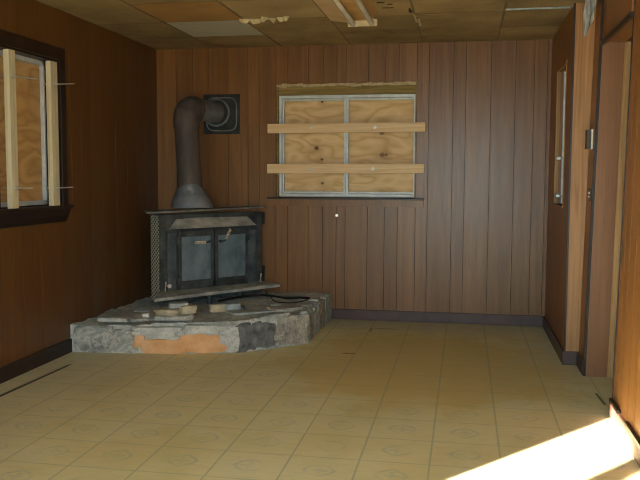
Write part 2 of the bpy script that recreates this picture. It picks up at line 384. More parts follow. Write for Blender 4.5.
struct(one('trim_8', M['darkwood'], (XR-.006, 5.366, .0), (XR+.006, 5.386, H)))     # dark edge of the far right wall
def lean(o, k=.018, xmin=-9):
    for v in o.data.vertices:
        if v.co.x > xmin: v.co.x += k*v.co.z
for o in list(COL.objects):
    if o.name in ('wall_right_step', 'wall_right_near', 'trim_2', 'trim_3', 'trim_4', 'trim_5', 'trim_6'): lean(o)
    if o.name == 'trim_1': lean(o, .018, .74)
# rear wall with a big window behind the camera
panel_wall('wall_rear', lambda s, n, z: (s, YR-n, z), XL-.12, XR3+.12, H, grooves_every(XL, XR3, 9), [(-1.35, .62, .85, 2.1)], M['panel_back'])
# hall beyond the doorway
mb = MB(); mb.box((1.9, 3.6, 0), (1.96, 5.9, H)); mb.box((.89, 5.84, 0), (1.9, 5.9, H)); mb.box((.9, 3.54, 0), (1.96, 3.6, H)); struct(mb.build('wall_hall', M['panel_right']))
mb = MB(); mb.box((.798, 5.387, 0), (.892, 5.85, H)); struct(mb.build('wall_hall_side', M['panel_right']))
struct(one('floor', M['floor'], (XL-.12, YR-.12, -.06), (1.96, D+.12, 0)))

# ceiling: suspended boards in a brown grid
T = .6096; cx = [-2.197+T*i for i in range(-1, 6)]; ry = [6.16-T*j for j in range(-1, 14)]
mb = MB(); mb.box((XL-.12, YR-.12, 2.41), (1.96, D+.12, 2.5), 2)
cells = []
for i, x in enumerate(cx):
    for j, y in enumerate(ry):
        x0, x1 = max(x, XL), min(x+T, XR3+.02); y0, y1 = max(y-T, YR), min(y, D)
        if x1-x0 < .03 or y1-y0 < .03: continue
        odd = {(1, 1): 'white', (1, 2): 'tan', (2, 2): 'torn'}.get((i, j))
        if odd: cells.append((odd, x0, x1, y0, y1)); continue
        dz = random.uniform(-.002, .004)
        mb.box((x0+.004, y0+.004, ZC+dz), (x1-.004, y1-.004, ZC+.015+dz), 0, random.random())
for x in cx[1:]: mb.box((x-.008, YR, ZC-.001), (x+.008, D, ZC+.012), 1)
for i, x in enumerate(cx):
    for y in ry[1:]:
        x0, x1 = max(x, XL), min(x+T, XR3+.02)
        if x1 > x0: mb.box((x0, y-.006, ZC+.001), (x1, y+.006, ZC+.012), 1)
mb.box((.96, 3.6, ZC), (1.9, 5.84, 2.41), 0)
struct(mb.build('ceiling', [M['ceil'], M['tee'], M['cavity']]))
for odd, x0, x1, y0, y1 in cells:
    mb = MB(); mb.box((x0+.006, y0+.004, ZC+.001), (x1-.006, y1-.004, ZC+.016), 0, .5)
    o = mb.build('ceiling_tile', M['ceil_'+odd], loc=((x0+x1)/2, (y0+y1)/2, ZC))
    tag(o, {'white': 'clean whitish ceiling tile above the stove, lightest of all the tiles', 'tan': 'orange tan ceiling tile on the near side of the whitish one',
            'torn': 'torn ceiling tile between the orange tan tile and the fluorescent light, paper peeling at its corner'}[odd], 'ceiling tile')
    if odd == 'torn':
        for k, (fx, fy, L, w, a) in enumerate([(x0+.05, y1-.035, .15, .05, .25), (x0+.19, y1-.05, .13, .06, .9), (x0+.30, y1-.06, .10, .045, -.4)]):
            f = MB(); n = 7; top = []
            for q in range(n):
                t = q/(n-1)-.5; top.append((t*L, w*(.1+.6*random.random())*(1-abs(t)), -.004-.03*random.random()))
            vs = []
            for (px, py, pz), (sx) in zip(top, range(n)):
                vs.append((Vector((px, -.01*random.random(), 0)), Vector((px, py, pz))))
            R = Matrix.Rotation(a, 3, 'Z')
            rows = [[f.bm.verts.new(R @ v+Vector((0, 0, d))) for v in (vv[0], vv[1])] for d in (0, .003) for vv in vs]
            A, B = rows[:n], rows[n:]
            for q in range(n-1):
                f.bm.faces.new((A[q][0], A[q][1], A[q+1][1], A[q+1][0])); f.bm.faces.new((B[q][0], B[q+1][0], B[q+1][1], B[q][1]))
                f.bm.faces.new((A[q][1], B[q][1], B[q+1][1], A[q+1][1]))
            ob = f.build('torn_flap', M['plaster'], o); ob.location = (fx-(x0+x1)/2, fy-(y0+y1)/2, -.001); ob['label'] = 'pale torn paper flap'
# holes poked through the tile right of the lamp, cracked grid bar
for k, (hx, hy, rx, ry_) in enumerate([(-.56, 5.13, .035, .022), (-.50, 5.19, .022, .016), (-.535, 5.30, .05, .012), (-.425, 5.06, .06, .018), (-.385, 5.42, .014, .10)]):
    f = MB(); n = 11; r = random.Random(k+40)
    pts = [(hx+rx*math.cos(6.283*q/n)*r.uniform(.6, 1.15), hy+ry_*math.sin(6.283*q/n)*r.uniform(.6, 1.15)) for q in range(n)]
    f.prism(pts, ZC-.0035, ZC+.002)
    o = f.build('ceiling_hole', M['cavity'], loc=(hx, hy, ZC)); o['kind'] = 'structure'
f = MB(); f.box((-.372, 5.52, ZC-.010), (-.36, 5.80, ZC-.003), mtx=None); f.box((-.355, 5.70, ZC-.008), (-.338, 5.95, ZC-.003))
tag(f.build('paint_strip', M['plaster'], loc=(-.365, 5.66, ZC-.008)), 'pale peeling strip on the cracked ceiling grid bar right of the lamp', 'peeling strip')
tag(one('grid_bar', M['silver'], (.245, 5.462, ZC-.011), (.66, 5.472, ZC+.0), loc=(.45, 5.465, ZC-.01)), 'bare silver metal ceiling bar near the right wall', 'ceiling bar')

# ------------------------------------------------------------------ baseboards
def bb(name, lo, hi, m): return struct(one(name, M[m], lo, hi, bev=.003))
bb('baseboard_back', (-1.13, D-.014, 0), (XR, D, .09), 'base')
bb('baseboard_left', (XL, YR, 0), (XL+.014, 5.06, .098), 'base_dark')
bb('baseboard_right', (XR-.016, 5.36, 0), (XR, D-.014, .092), 'base')
bb('baseboard_right_step', (XR-.016, 5.352, 0), (XR2+.0, 5.371, .092), 'base')
bb('baseboard_right_jamb', (XR2-.016, 5.085, 0), (XR2-.002, 5.352, .092), 'base')
bb('baseboard_right_near', (XR3-.016, YR, 0), (XR3, 4.225, .085), 'base_red')
mb = MB(); mb.box((XR3-.018, 4.0, .083), (XR3+.001, 4.226, .100), mtx=None); mb.box((XR3-.018, 3.45, .083), (XR3+.001, 3.83, .100))
struct(mb.build('trim_9', M['darkwood']))

# ------------------------------------------------------------------ back window, boarded up
x0, x1, z0, z1 = W1
w = struct(empty('window_1', ((x0+x1)/2, D, z0)))
iv = Vector((-(x0+x1)/2, -D, -z0))
def wpart(name, mb, mats):
    o = mb.build(name, mats, w); o.data.transform(Matrix.Translation(iv)); return o
mb = MB(); fo = (x0+.008, x1+.006, z0+.006, 1.955); yf0, yf1 = D+.045, D+.085
def frame(mb, a, b, c, d, t, y0, y1):
    mb.box((a, y0, c), (a+t, y1, d), bev=.003); mb.box((b-t, y0, c), (b, y1, d), bev=.003)
    mb.box((a+t, y0, c), (b-t, y1, c+t), bev=.003); mb.box((a+t, y0, d-t), (b-t, y1, d), bev=.003)
frame(mb, *fo, .026, yf0, yf1)
frame(mb, fo[0]+.030, fo[1]-.002, fo[2]+.030, fo[3]-.030, .016, yf0+.012, yf1)
mb.box((-1.042, yf0-.002, fo[2]+.026), (-1.026, yf1, fo[3]-.026)); mb.box((-1.022, yf0+.004, fo[2]+.026), (-1.004, yf1, fo[3]-.026))
wpart('window_frame', mb, M['alu'])
mb = MB(); mb.box((x0, D+.02, 1.955), (x1, D+.10, z1-.004)); wpart('header_board', mb, M['rawheader'])
mb = MB(); n = 26
for k in range(n):
    a = x0+(x1-x0)*k/n; mb.box((a, D-.003, z1-.022+random.uniform(-.006, .008)), (a+(x1-x0)/n, D+.02, z1+random.uniform(-.002, .010)))
wpart('torn_edge', mb, M['plaster'])
mb = MB(); mb.box((x0-.004, D+.0, z0), (x0+.012, D+.10, z1)); mb.box((x1-.006, D+.01, z0), (x1+.002, D+.10, z1)); wpart('window_jamb', mb, M['rawheader'])
mb = MB(); mb.box((-1.712, D-.032, 1.050), (-.341, D+.05, 1.066), bev=.003); wpart('sill', mb, M['darkwood'])
mb = MB(); mb.box((-1.70, D-.014, .99), (-.345, D, 1.05), bev=.002); wpart('apron', mb, M['panel_back'])
mb = MB(); mb.box((x0-.06, D+.122, z0-.05), (x1+.06, D+.14, z1+.05))
tag(mb.build('plywood_sheet', M['ply_back'], loc=(-1.02, D+.13, z0-.05)), 'knotty plywood sheet boarding up the back window behind its metal frame', 'plywood')
bolt_px = {0: [(-1.32, 1.672), (-.765, 1.67)], 1: [(-1.327, 1.317), (-.778, 1.318)]}
for k, (a, b, za, zb, lab) in enumerate([(-1.706, -.338, 1.626, 1.707, 'upper pale wooden batten bolted across the back window'),
                                         (-1.71, -.342, 1.277, 1.359, 'lower pale wooden batten bolted across the back window')]):
    c = ((a+b)/2, D-.02, (za+zb)/2)
    mb = MB(); mb.box((a, D-.038, za), (b, D-.001, zb), bev=.002); mb.bm.verts.ensure_lookup_table()
    bmesh.ops.rotate(mb.bm, verts=mb.bm.verts[:], cent=c, matrix=Matrix.Rotation(-.003, 3, 'Y'))
    o = tag(mb.build('wooden_batten', M['batten'], loc=c), lab, 'batten', 'battens across the back window')
    for bx_, bz in bolt_px[k]:
        f = MB(); f.cyl((0, .002, 0), (0, -.003, 0), .015, .014, 16); f.loft([[(r_*math.cos(k_*.5236), y_, r_*math.sin(k_*.5236)) for k_ in range(12)] for r_, y_ in ((.011, -.003), (.0105, -.007), (.008, -.011), (.004, -.0135), (.001, -.014))])
        p = f.build('bolt', M['bolt'], o, True); p.location = (bx_-c[0], -.019, bz-c[2]); p['label'] = 'bright zinc bolt and washer'

# ------------------------------------------------------------------ left window, boarded up
y0, y1, z0, z1 = W2
w = struct(empty('window_2', (XL, (y0+y1)/2, z0))); iv = Vector((-XL, -(y0+y1)/2, -z0))
mb = MB(); X = XL
mb.box((X, y1, z0-.01), (X+.022, y1+.072, z1+.085), bev=.003); mb.box((X, y0-.09, z0-.01), (X+.022, y0, z1+.085), bev=.003)
mb.box((X, y0, z1), (X+.022, y1, z1+.085), bev=.003)
wpart('casing', mb, M['darkwood'])
mb = MB(); mb.box((X-.12, y0, z0), (X, y0+.012, z1)); mb.box((X-.12, y1-.012, z0), (X, y1, z1)); mb.box((X-.12, y0, z1-.012), (X, y1, z1)); wpart('window_jamb', mb, M['darkwood'])
mb = MB(); a, b, c, d = y0+.013, y1-.032, z0+.004, z1-.013
for p, q, r_, s_ in ((a, a+.03, c, d), (b-.018, b, c, d), (a, b, c, c+.03), (a, b, d-.03, d)): mb.box((X-.104, p, r_), (X-.075, q, s_), bev=.002)
wpart('window_frame', mb, M['alu'])
mb = MB(); mb.box((X-.12, y0, z0-.024), (X+.001, y1, z0)); mb.box((X, y0-.12, z0-.024), (X+.065, y1+.075, z0), bev=.004); wpart('sill', mb, M['darkwood'])
mb = MB(); pr = [(X, z0-.115), (X+.02, z0-.115), (X+.045, z0-.07), (X+.06, z0-.024), (X, z0-.024)]
mb.loft([[(p, yy, q) for p, q in pr] for yy in (y0-.09, y1+.035)]); wpart('apron', mb, M['darkwood'])
mb = MB(); mb.box((X-.120, y0+.013, z0+.001), (X-.105, y1-.013, z1-.013))
tag(mb.build('plywood_sheet', M['ply_left'], loc=(X-.112, 4.6, z0)), 'plywood sheet closing the left window behind two upright battens', 'plywood')
for k, (ya, yb, za, zb, lab, rods) in enumerate([(4.283, 4.375, 1.051, 2.00, 'upright pale batten on the left window, the one nearer the camera', [(1.845, .17, .012, -.02), (1.175, .12, .012, 0)]),
                                                 (4.762, 4.868, 1.051, 2.0, 'upright pale batten on the left window, the one nearer the stove', [(1.852, .165, -.004, 0), (1.168, .13, .006, .006)])]):
    c = (X+.041, (ya+yb)/2, za)
    mb = MB(); mb.box((X+.0225, ya+.01, za), (X+.060, yb-.012, zb), bev=.003)
    o = tag(mb.build('wooden_batten', M['batten_v'], loc=c), lab, 'batten', 'battens on the left window')
    for rz_, L, dy, dz in rods:
        f = MB(); f.tube([(-.06, -dy*.3, 0), (.01, 0, 0), (L*.6, dy, dz*.5), (L, dy*2, dz)], .0042, 8); f.cyl((.019, 0, 0), (.028, 0, 0), .011, .011, 6); f.cyl((.0185, 0, 0), (.021, 0, 0), .019, .019, 14)
        p = f.build('threaded_rod', M['rod'], o); p.location = (0, 0, rz_-za)

# ------------------------------------------------------------------ right window seen at a grazing angle
y0, y1, z0, z1 = W3
w = struct(empty('window_3', (XR, (y0+y1)/2, z0))); iv = Vector((-XR, -(y0+y1)/2, -z0)); X = XR
mb = MB(); mb.box((X-.004, y1-.02, z0), (X+.022, y1+.004, z1)); mb.box((X-.004, y0-.004, z0), (X+.01, y0+.012, z1)); mb.box((X, y0, z1-.012), (X+.1, y1, z1)); wpart('raw_edge', mb, M['rawedge'])
mb = MB(); mb.box((X+.022, y1-.014, z0), (X+.12, y1, z1)); mb.box((X+.014, y0, z0), (X+.12, y0+.012, z1)); wpart('window_jamb', mb, M['jamb'])
mb = MB(); mb.box((X+.045, y1-.045, z0), (X+.058, y1-.012, z1-.012), bev=.002); mb.box((X+.045, y0+.012, z0), (X+.058, y0+.04, z1-.012)); wpart('window_frame', mb, M['alu'])
mb = MB(); mb.box((X-.01, y0-.0, z0-.014), (X+.12, y1, z0)); wpart('sill', mb, M['jamb'])
mb = MB(); mb.box((X+.122, y0-.05, z0-.05), (X+.14, y1+.05, z1+.05))
tag(mb.build('plywood_sheet', M['ply_left'], loc=(X+.13, 5.97, z0-.05)), 'plywood sheet covering the narrow right window near the corner', 'plywood')
mb = MB(); mb.box((X+.060, 6.16, z0+.002), (X+.098, 6.245, z1-.014), bev=.003)
o = tag(mb.build('wooden_batten', M['batten_v'], loc=(X+.079, 6.2, z0)), 'upright pale batten inside the right window near the corner', 'batten')
for dz in (.345, .06):
    f = MB(); f.cyl((.001, 0, 0), (-.065, 0, 0), .006, .006, 8); f.cyl((-.030, 0, 0), (-.052, 0, 0), .020, .020, 6)
    p = f.build('bolt', M['bolt'], o); p.location = (-.019, 0, dz)

# ------------------------------------------------------------------ ceiling light
yb_, ya_ = 5.42, 4.20
lamp = tag(empty('fluorescent_light', (-.71, 4.8, ZC)), 'unlit two-tube fluorescent light with one wide wing on the ceiling', 'ceiling light')
def lp(name, mb, m, sm=False):
    o = mb.build(name, m, lamp, sm); o.data.transform(Matrix.Translation((.71, -4.8, -ZC))); return o
mb = MB(); mb.loft([[(-.81, y, ZC), (-.775, y, 2.318), (-.645, y, 2.318), (-.61, y, ZC)] for y in (ya_, yb_)]); lp('channel', mb, M['lampbody2'])
mb = MB(); mb.box((-.815, yb_, 2.280), (-.612, yb_+.022, 2.326), bev=.004); lp('end_cap', mb, M['lampbody'])
mb = MB(); mb.box((-.815, ya_-.022, 2.280), (-.612, ya_, 2.326), bev=.004); lp('end_cap', mb, M['lampbody'])
for x in (-.777, -.648):
    mb = MB(); mb.cyl((x, ya_+.004, 2.298), (x, yb_-.004, 2.298), .0185, seg=18); t = lp('lamp_tube', mb, M['tube'], True)
    for y, d in ((yb_-.022, .02), (ya_+.002, .02)):
        f = MB(); f.box((x-.012, y, 2.285), (x+.012, y+d, 2.335), bev=.003); s_ = f.build('lamp_socket', M['lampbody'], t); s_.data.transform(Matrix.Translation((.71, -4.8, -ZC)))
mb = MB(); mb.loft([[(-.815, y, 2.338), (-.815, y, 2.342), (-.965, y, 2.366), (-.965, y, 2.360)] for y in (ya_, yb_+.19)]); lp('wing', mb, M['reflector'])

# ------------------------------------------------------------------ hanging plastic strip, switches, nail
mb = MB(); n, k = 22, 9; rows = []
for i in range(n):
    t = i/(n-1); row = []
    for j in range(k):
        s = j/(k-1); z = ZC+.0-t*(.275 if s < .3 else .275-.10*(s-.3)/.7)
        x = .690+.068*s*(1-.12*t)-.008*t+.004*math.sin(9*t+4*s)
        y = 5.0+.014*math.sin(9*s+.8*math.sin(3*t))+.005*math.sin(10*t+3*s)*t
        row.append(mb.bm.verts.new((x, y, z)))
    rows.append(row)
for a, b in zip(rows, rows[1:]):
    for j in range(k-1): mb.bm.faces.new((a[j], a[j+1], b[j+1], b[j]))
r_ = bmesh.ops.solidify(mb.bm, geom=mb.bm.faces[:], thickness=.002)
tag(mb.build('plastic_strip', M['plastic'], smooth=True, loc=(.72, 5.0, ZC)), 'crumpled clear plastic strip hanging from the ceiling by the doorway', 'plastic strip')
s = tag(empty('light_switch', (XR2+.026, 5.24, 1.43)), 'dark-covered white switch box on the right wall by the doorway', 'light switch')
mb = MB(); mb.box((-.014, -.035, 0), (-.002, .035, .125), bev=.003); mb.build('box', M['switch_white'], s)
mb = MB(); mb.box((-.040, -.034, .002), (-.014, .036, .123), bev=.002); mb.build('cover', M['switch_dark'], s)
s = tag(empty('door_latch', (XR2+.02, 5.2, 1.10)), 'small dark latch plate with pale screws below the switch box', 'latch')
mb = MB(); mb.box((-.010, -.022, 0), (-.002, .022, .085), bev=.002); mb.build('plate', M['switch_dark'], s)
for z in (.03, .055):
    mb = MB(); mb.cyl((-.009, 0, z), (-.016, 0, z), .008, .006, 10); mb.build('screw', M['bolt'], s)
mb = MB(); mb.cyl((-1.105, D+.01, .905), (-1.09, D-.03, .912), .006, .006, 8); mb.cyl((-1.09, D-.03, .912), (-1.089, D-.034, .9125), .013, .013, 10)
tag(mb.build('wall_nail', M['bolt'], loc=(-1.1, D-.01, .91)), 'bright nail in the back wall panelling below the boarded window', 'nail')

# ------------------------------------------------------------------ hearth
def nz(p, s, seed=0): return noise.noise(Vector(p)*s+Vector((seed, seed*1.7, -seed)))
hz = lambda x, y: .186+.042*max(0, min(1, (x+2.45)/1.0))+.004*math.sin(9*x)
poly = [(XL+.004, 5.055), (-2.50, 5.075), (-2.28, 5.11), (-1.93, 5.175), (-1.59, 5.255), (-1.42, 5.39), (-1.135, 5.685), (-1.15, 6.2), (-1.155, D-.004), (XL+.004, D-.004)]
mb = MB(); bm = mb.bm; dense = []
for a, b in zip(poly, poly[1:]+poly[:1]):
    n = max(1, int((Vector(b)-Vector(a)).length/.03)); dense += [(a[0]+(b[0]-a[0])*i/n, a[1]+(b[1]-a[1])*i/n) for i in range(n)]
cen = Vector((-2.0, 6.0)); rings = []
def onwall(x, y): return x < XL+.02 or y > D-.02
for lvl, (zf, inset) in enumerate([(0, .0), (.3, .006), (.62, .004), (.88, .012), (1.0, .03)]):
    rg = []
    for x, y in dense:
        v = Vector((x, y)); d = (cen-v).normalized(); k = inset+ (0 if lvl == 0 else .020*nz((x, y, zf*.4), 7, 3)+.012*nz((x, y, zf), 20, 5))
        if onwall(x, y): k = 0
        q = v+d*max(k, -.008); rg.append(bm.verts.new((q.x, q.y, zf*hz(x, y)+(0 if lvl < 3 else 0.022*nz((x, y, 0), 9, 8)+.010*nz((x, y, 0), 25, 3)))))
    rings.append(rg)
for s_ in (.04, .09, .15, .22, .3, .4, .5, .62, .75, .88):
    rg = []
    for x, y in dense:
        q = Vector((x, y))+(cen-Vector((x, y)))*s_
        rg.append(bm.verts.new((q.x, q.y, hz(q.x, q.y)+.018*nz((q.x, q.y, 0), 7, 2)+.008*nz((q.x, q.y, 0), 22, 4))))
    rings.append(rg)
N = len(dense)
for a, b in zip(rings, rings[1:]):
    for k in range(N): bm.faces.new((a[k], a[(k+1) % N], b[(k+1) % N], b[k]))
bm.faces.new(rings[-1]); bm.faces.new(rings[0][::-1])
hearth = tag(mb.build('stone_hearth', M['stone'], smooth=True, loc=(-2.0, 6.0, 0)), 'low raised corner hearth of mortared grey stone under the stove', 'hearth')

def stone(name, mat, c, size, rz=0, seed=1, parent=None, rough=.10, boxy=.62, smooth=True):
    mb = MB(); r = bmesh.ops.create_cube(mb.bm, size=2); bmesh.ops.subdivide_edges(mb.bm, edges=mb.bm.edges[:], cuts=6, use_grid_fill=True)
    for v in mb.bm.verts:
        p = v.co.copy(); sp = p.normalized()*1.12; q = p*boxy+sp*(1-boxy)
        k = 1+rough*nz(q, 1.3, seed)*2+rough*.6*nz(q, 4, seed+9)
        v.co = Vector((q.x*size[0]/2*k, q.y*size[1]/2*k, q.z*size[2]/2*k))
    R = Matrix.Rotation(rz, 4, 'Z'); T_ = Matrix.Translation(Vector(c))
    bmesh.ops.transform(mb.bm, verts=mb.bm.verts[:], matrix=(T_ @ R) if parent is not None else R)
    o = mb.build(name, mat, parent, smooth=smooth)
    if parent is not None: o.data.transform(Matrix.Translation(-Vector(parent.location)))
    else: o.location = c
    return o
fl = [Vector(p) for p in poly[:9]]
def along(s):
    for a, b in zip(fl, fl[1:]):
        L = (b-a).length
        if s <= L: d = (b-a)/L; return a+d*s, math.atan2(d.y, d.x)
        s -= L
    return b, math.atan2(d.y, d.x)
def s_at(x):     # distance along the front edge at a given x
    s = 0
    for a, b in zip(fl, fl[1:]):
        if (a.x <= x <= b.x): return s+(b-a).length*(x-a.x)/(b.x-a.x)
        s += (b-a).length
    return s
facing = [(-2.71, -2.42, .0, .19, 'stone_mid', None), (-2.44, -2.24, .0, .165, 'stone_mid', None), (-2.30, -2.21, .04, .135, 'stone_orange', 'small orange stone'), (-2.23, -1.93, -.01, .095, 'stone_orange', 'orange stone'),
          (-1.965, -1.645, .0, .14, 'stone_orange', 'pinkish orange stone'), (-2.30, -1.92, .115, .185, 'stone_pale', 'flat pale grey slab'), (-1.93, -1.66, .135, .20, 'stone_pale', 'pale mortar lip'),
          (-1.68, -1.56, 0, .20, 'stone_pale', 'pale mortar'), (-1.605, -1.455, -.01, .195, 'stone_dark', 'dark sooty stone'), (-1.475, -1.33, .0, .20, 'stone_dark', 'dark sooty stone'),
          (-1.35, -1.14, 0, .225, 'stone_rough', 'rough grey-tan stone')]
for k, (xa, xb, za, zb, m_, lab) in enumerate(facing):
    sa, sb = s_at(xa), s_at(xb); p, a = along((sa+sb)/2); nrm = Vector((math.sin(a), -math.cos(a)))
    q = p-nrm*.040
    o = stone('facing_stone', M[m_], (q.x, q.y, (za+zb)/2+.002), (sb-sa+.012, .11, zb-za+.004), a, k+2, hearth, .10 if zb-za > .08 else .08, .42 if m_ == 'stone_dark' else .62)
    if lab: o['label'] = lab
s0_ = s_at(-1.1351)
for k, (ya, yb, zt) in enumerate([(5.72, 5.93, .225), (5.94, 6.17, .235), (6.18, 6.42, .23), (6.43, 6.70, .235)]):
    o = stone('facing_stone', M['stone_rough' if k % 2 == 0 else 'stone'], (-1.185, (ya+yb)/2, zt/2), (yb-ya, .10, zt), math.pi/2, k+31, hearth, .12, .7)
# flat stones laid in the hearth top
for k, (x, y, sx, sy, rz_, m_) in enumerate([(-2.45, 5.45, .42, .3, .2, 'stone'), (-2.30, 5.75, .4, .3, -.3, 'stone'), (-1.55, 5.75, .5, .3, .6, 'stone'), (-1.38, 6.1, .3, .4, .2, 'stone'), (-1.35, 5.82, .28, .16, .7, 'stone_rough'), (-1.27, 6.35, .18, .3, .1, 'stone_pale')]):
    stone('top_stone', M[m_], (x, y, hz(x, y)-.004), (sx, sy, .045), rz_, k+50, hearth, .08, .7)

# loose broken pieces on the hearth
def loose(name, mat, x, y, size, rz, seed, label, cat, zb=0, group=None, **kw):
    o = stone(name, M[mat], (x, y, hz(x, y)+.006+size[2]/2*.97+zb), size, rz, seed, None, **kw); tag(o, label, cat, group); return o
G1 = 'broken stones heaped on the hearth'
loose('broken_stone', 'stone_pale', -2.07, 5.34, (.27, .16, .036), .15, 71, 'flat pale broken stone, bottom of the heap at the front of the hearth', 'stone', 0, G1, boxy=.8)
loose('broken_stone', 'stone_tan', -2.11, 5.36, (.17, .13, .045), -.2, 72, 'yellowish tan broken stone on top of the heap at the front of the hearth', 'stone', .034, G1, boxy=.75)
loose('broken_stone', 'stone_tan', -1.99, 5.40, (.12, .10, .06), .7, 73, 'upright tan stone fragment at the right of the heap on the hearth', 'stone', .032, G1, boxy=.7)
loose('broken_stone', 'stone', -2.06, 5.41, (.14, .10, .035), .4, 74, 'grey stone chip crowning the heap on the hearth', 'stone', .077, G1, boxy=.75)
loose('broken_stone', 'stone_pale', -2.47, 5.20, (.22, .09, .03), .1, 75, 'thin pale stone flake near the left corner of the hearth', 'stone', .012, boxy=.7)
loose('white_pebble', 'white', -2.30, 5.38, (.05, .04, .03), .2, 76, 'small white pebble on the hearth left of the stone heap', 'pebble', .014)
loose('broken_stone', 'stone_tan', -1.83, 5.62, (.12, .06, .06), .6, 77, 'tan stone under the front of the stove ledge', 'stone', .004, boxy=.8)
loose('broken_stone', 'stone_blue', -1.735, 5.69, (.12, .06, .055), .7, 78, 'blue-grey stone beside the tan one under the stove ledge', 'stone', .004, boxy=.8)
loose('cinder', 'black', -1.78, 5.66, (.03, .03, .04), .2, 79, 'small black cinder between the tan and blue-grey stones', 'cinder', .004)
loose('cinder', 'black', -1.66, 5.72, (.035, .03, .035), .5, 80, 'small black cinder right of the blue-grey stone', 'cinder', .004)
hp = lambda x, y, dz=0: (x, y, hz(x, y)+.030+dz)
mb = MB(); ctrl = [hp(-1.95, 6.02), hp(-1.8, 6.28), hp(-1.66, 6.35), hp(-1.50, 6.24), hp(-1.40, 6.14, .004), hp(-1.31, 6.17, .004), hp(-1.22, 6.14, .004)]
def spline(c, n=8):
    c = [Vector(p) for p in c]; P = [c[0]]+c+[c[-1]]; out = []
    for i in range(1, len(P)-2):
        for k in range(n):
            t = k/n; a, b, d, e = P[i-1:i+3]; out.append(.5*((2*b)+(d-a)*t+(2*a-5*b+4*d-e)*t*t+(3*b-a-3*d+e)*t**3))
    return out+[c[-1]]
mb.tube(spline(ctrl), .010, 8)
tag(mb.build('black_cable', M['blackwire'], smooth=True, loc=hp(-1.6, 6.25)), 'thick black cable lying across the hearth right of the stove', 'cable')
mb = MB(); mb.tube(spline([hp(-1.56, 6.22), hp(-1.50, 6.06), hp(-1.42, 5.95), hp(-1.32, 5.93), hp(-1.26, 6.0), hp(-1.23, 6.1)]), .005, 6)
tag(mb.build('thin_wire', M['blackwire'], smooth=True, loc=hp(-1.4, 6.0)), 'thin dark wire looping over the right side of the hearth', 'wire')

# ------------------------------------------------------------------ stove  (local x along the face, -y out into the room)
RZ = math.atan2(.7572, .6532); ROOT = Vector((-2.071, 6.256, .2))
st = tag(empty('wood_stove', ROOT, RZ), 'black cast iron wood stove with two dusty glass doors in the corner', 'stove')
mb = MB()   # surround box, open at the front where the doors sit
mb.box((-.497, 0, .03), (-.335, .14, .74)); mb.box((.335, 0, .03), (.497, .10, .74)); mb.box((-.335, 0, .60), (.335, .10, .74)); mb.box((-.335, 0, .03), (.335, .10, .135))
mb.box((-.335, .035, .135), (.335, .10, .60))
mb.box((-.30, .10, .03), (.17, .36, .70))
for x in (-.43, -.38): mb.box((x-.004, -.006, .12), (x+.004, 0, .6))
mb.build('body', M['castiron'], st)
mb = MB(); mb.box((-.501, .004, .04), (-.4972, .138, .735)); p = mb.build('side_grille', M['mesh_iron'], st); p['label'] = 'perforated diamond-pattern side grille'
mb = MB(); mb.prism([(-.628, -.06), (.497, -.06), (.505, .08), (-.57, .10)], [.752, .775, .775, .757], [.768, .790, .790, .773]); mb.build('top_plate', M['stovetop'], st)
for x in (-.46, .36):
    f = MB(); f.cyl((x, -.02, .765), (x, -.02, .80), .012, .010, 8); f.build('top_bolt', M['castiron'], st)
mb = MB(); hb = [(-.46, -.10, .628), (.375, -.10, .632)]; ht = [(-.34, 0, .700), (.345, 0, .703)]
a0, a1, b1, b0 = [Vector(v) for v in (*hb, ht[1], ht[0])]
mb.loft([[a0, (-.41, 0, .628), b0], [Vector((-.15, -.108, .630)), Vector((-.15, 0, .630)), Vector((-.15, 0, .708))], [a1, (.37, 0, .632), b1]]); p = mb.build('hood', M['castdust'], st); p['label'] = 'dusty grey-brown sloping hood above the doors'
for sx, (xa, xb) in ((-1, (-.338, -.006)), (1, (.008, .338))):
    mb = MB(); za, zb = .125, .605
    def bar(*a): mb.box(*a, bev=.004)
    bar((xa, -.028, za), (xa+.03, 0.0, zb)); bar((xb-.03, -.028, za), (xb, 0.0, zb)); bar((xa+.03, -.028, zb-.05), (xb-.03, 0, zb)); bar((xa+.03, -.028, za), (xb-.03, 0, za+.07))
    mb.box((xa+.02, -.008, za+.02), (xb-.02, .034, zb-.02))
    dr = mb.build('door', M['castiron'], st)
    mb = MB(); mb.box((xa+.026, -.022, za+.066), (xb-.026, -.010, zb-.046)); p = mb.build('glass_panel', M['glass'], dr); p['label'] = 'dusty blue-grey glass'
    for z in (.19, .53):
        mb = MB(); mb.cyl(((xa-.006 if sx < 0 else xb+.006), -.018, z-.03), ((xa-.006 if sx < 0 else xb+.006), -.018, z+.03), .010, seg=12)
        mb.build('hinge', M['castiron'], dr)
    # spring handle
    if sx < 0: P0, P1, mt = Vector((-.095, -.062, .506)), Vector((-.205, -.068, .508)), Vector((-.05, -.03, .508))
    else: P0, P1, mt = Vector((.082, -.06, .512)), Vector((.128, -.075, .606)), Vector((.05, -.03, .505))
    mb = MB(); mb.tube([mt, mt+Vector((0, -.03, 0)), P0, P0+(P1-P0)*.96], [.011, .010, .007, .005], 10); hd = mb.build('handle', M['castiron'], dr, True)
    d = (P1-P0); L = d.length; d.normalize(); e1 = d.cross(Vector((0, 1, 0))).normalized(); e2 = d.cross(e1); tn = 7
    mb = MB(); mb.tube([P0+d*L*(.12+.88*i/(tn*12))+.0085*(math.cos(i/12*6.283)*e1+math.sin(i/12*6.283)*e2) for i in range(tn*12+1)], .0045, 6)
    p = mb.build('spring_grip', M['brass'], hd, True); p['label'] = 'bright coiled spring grip'
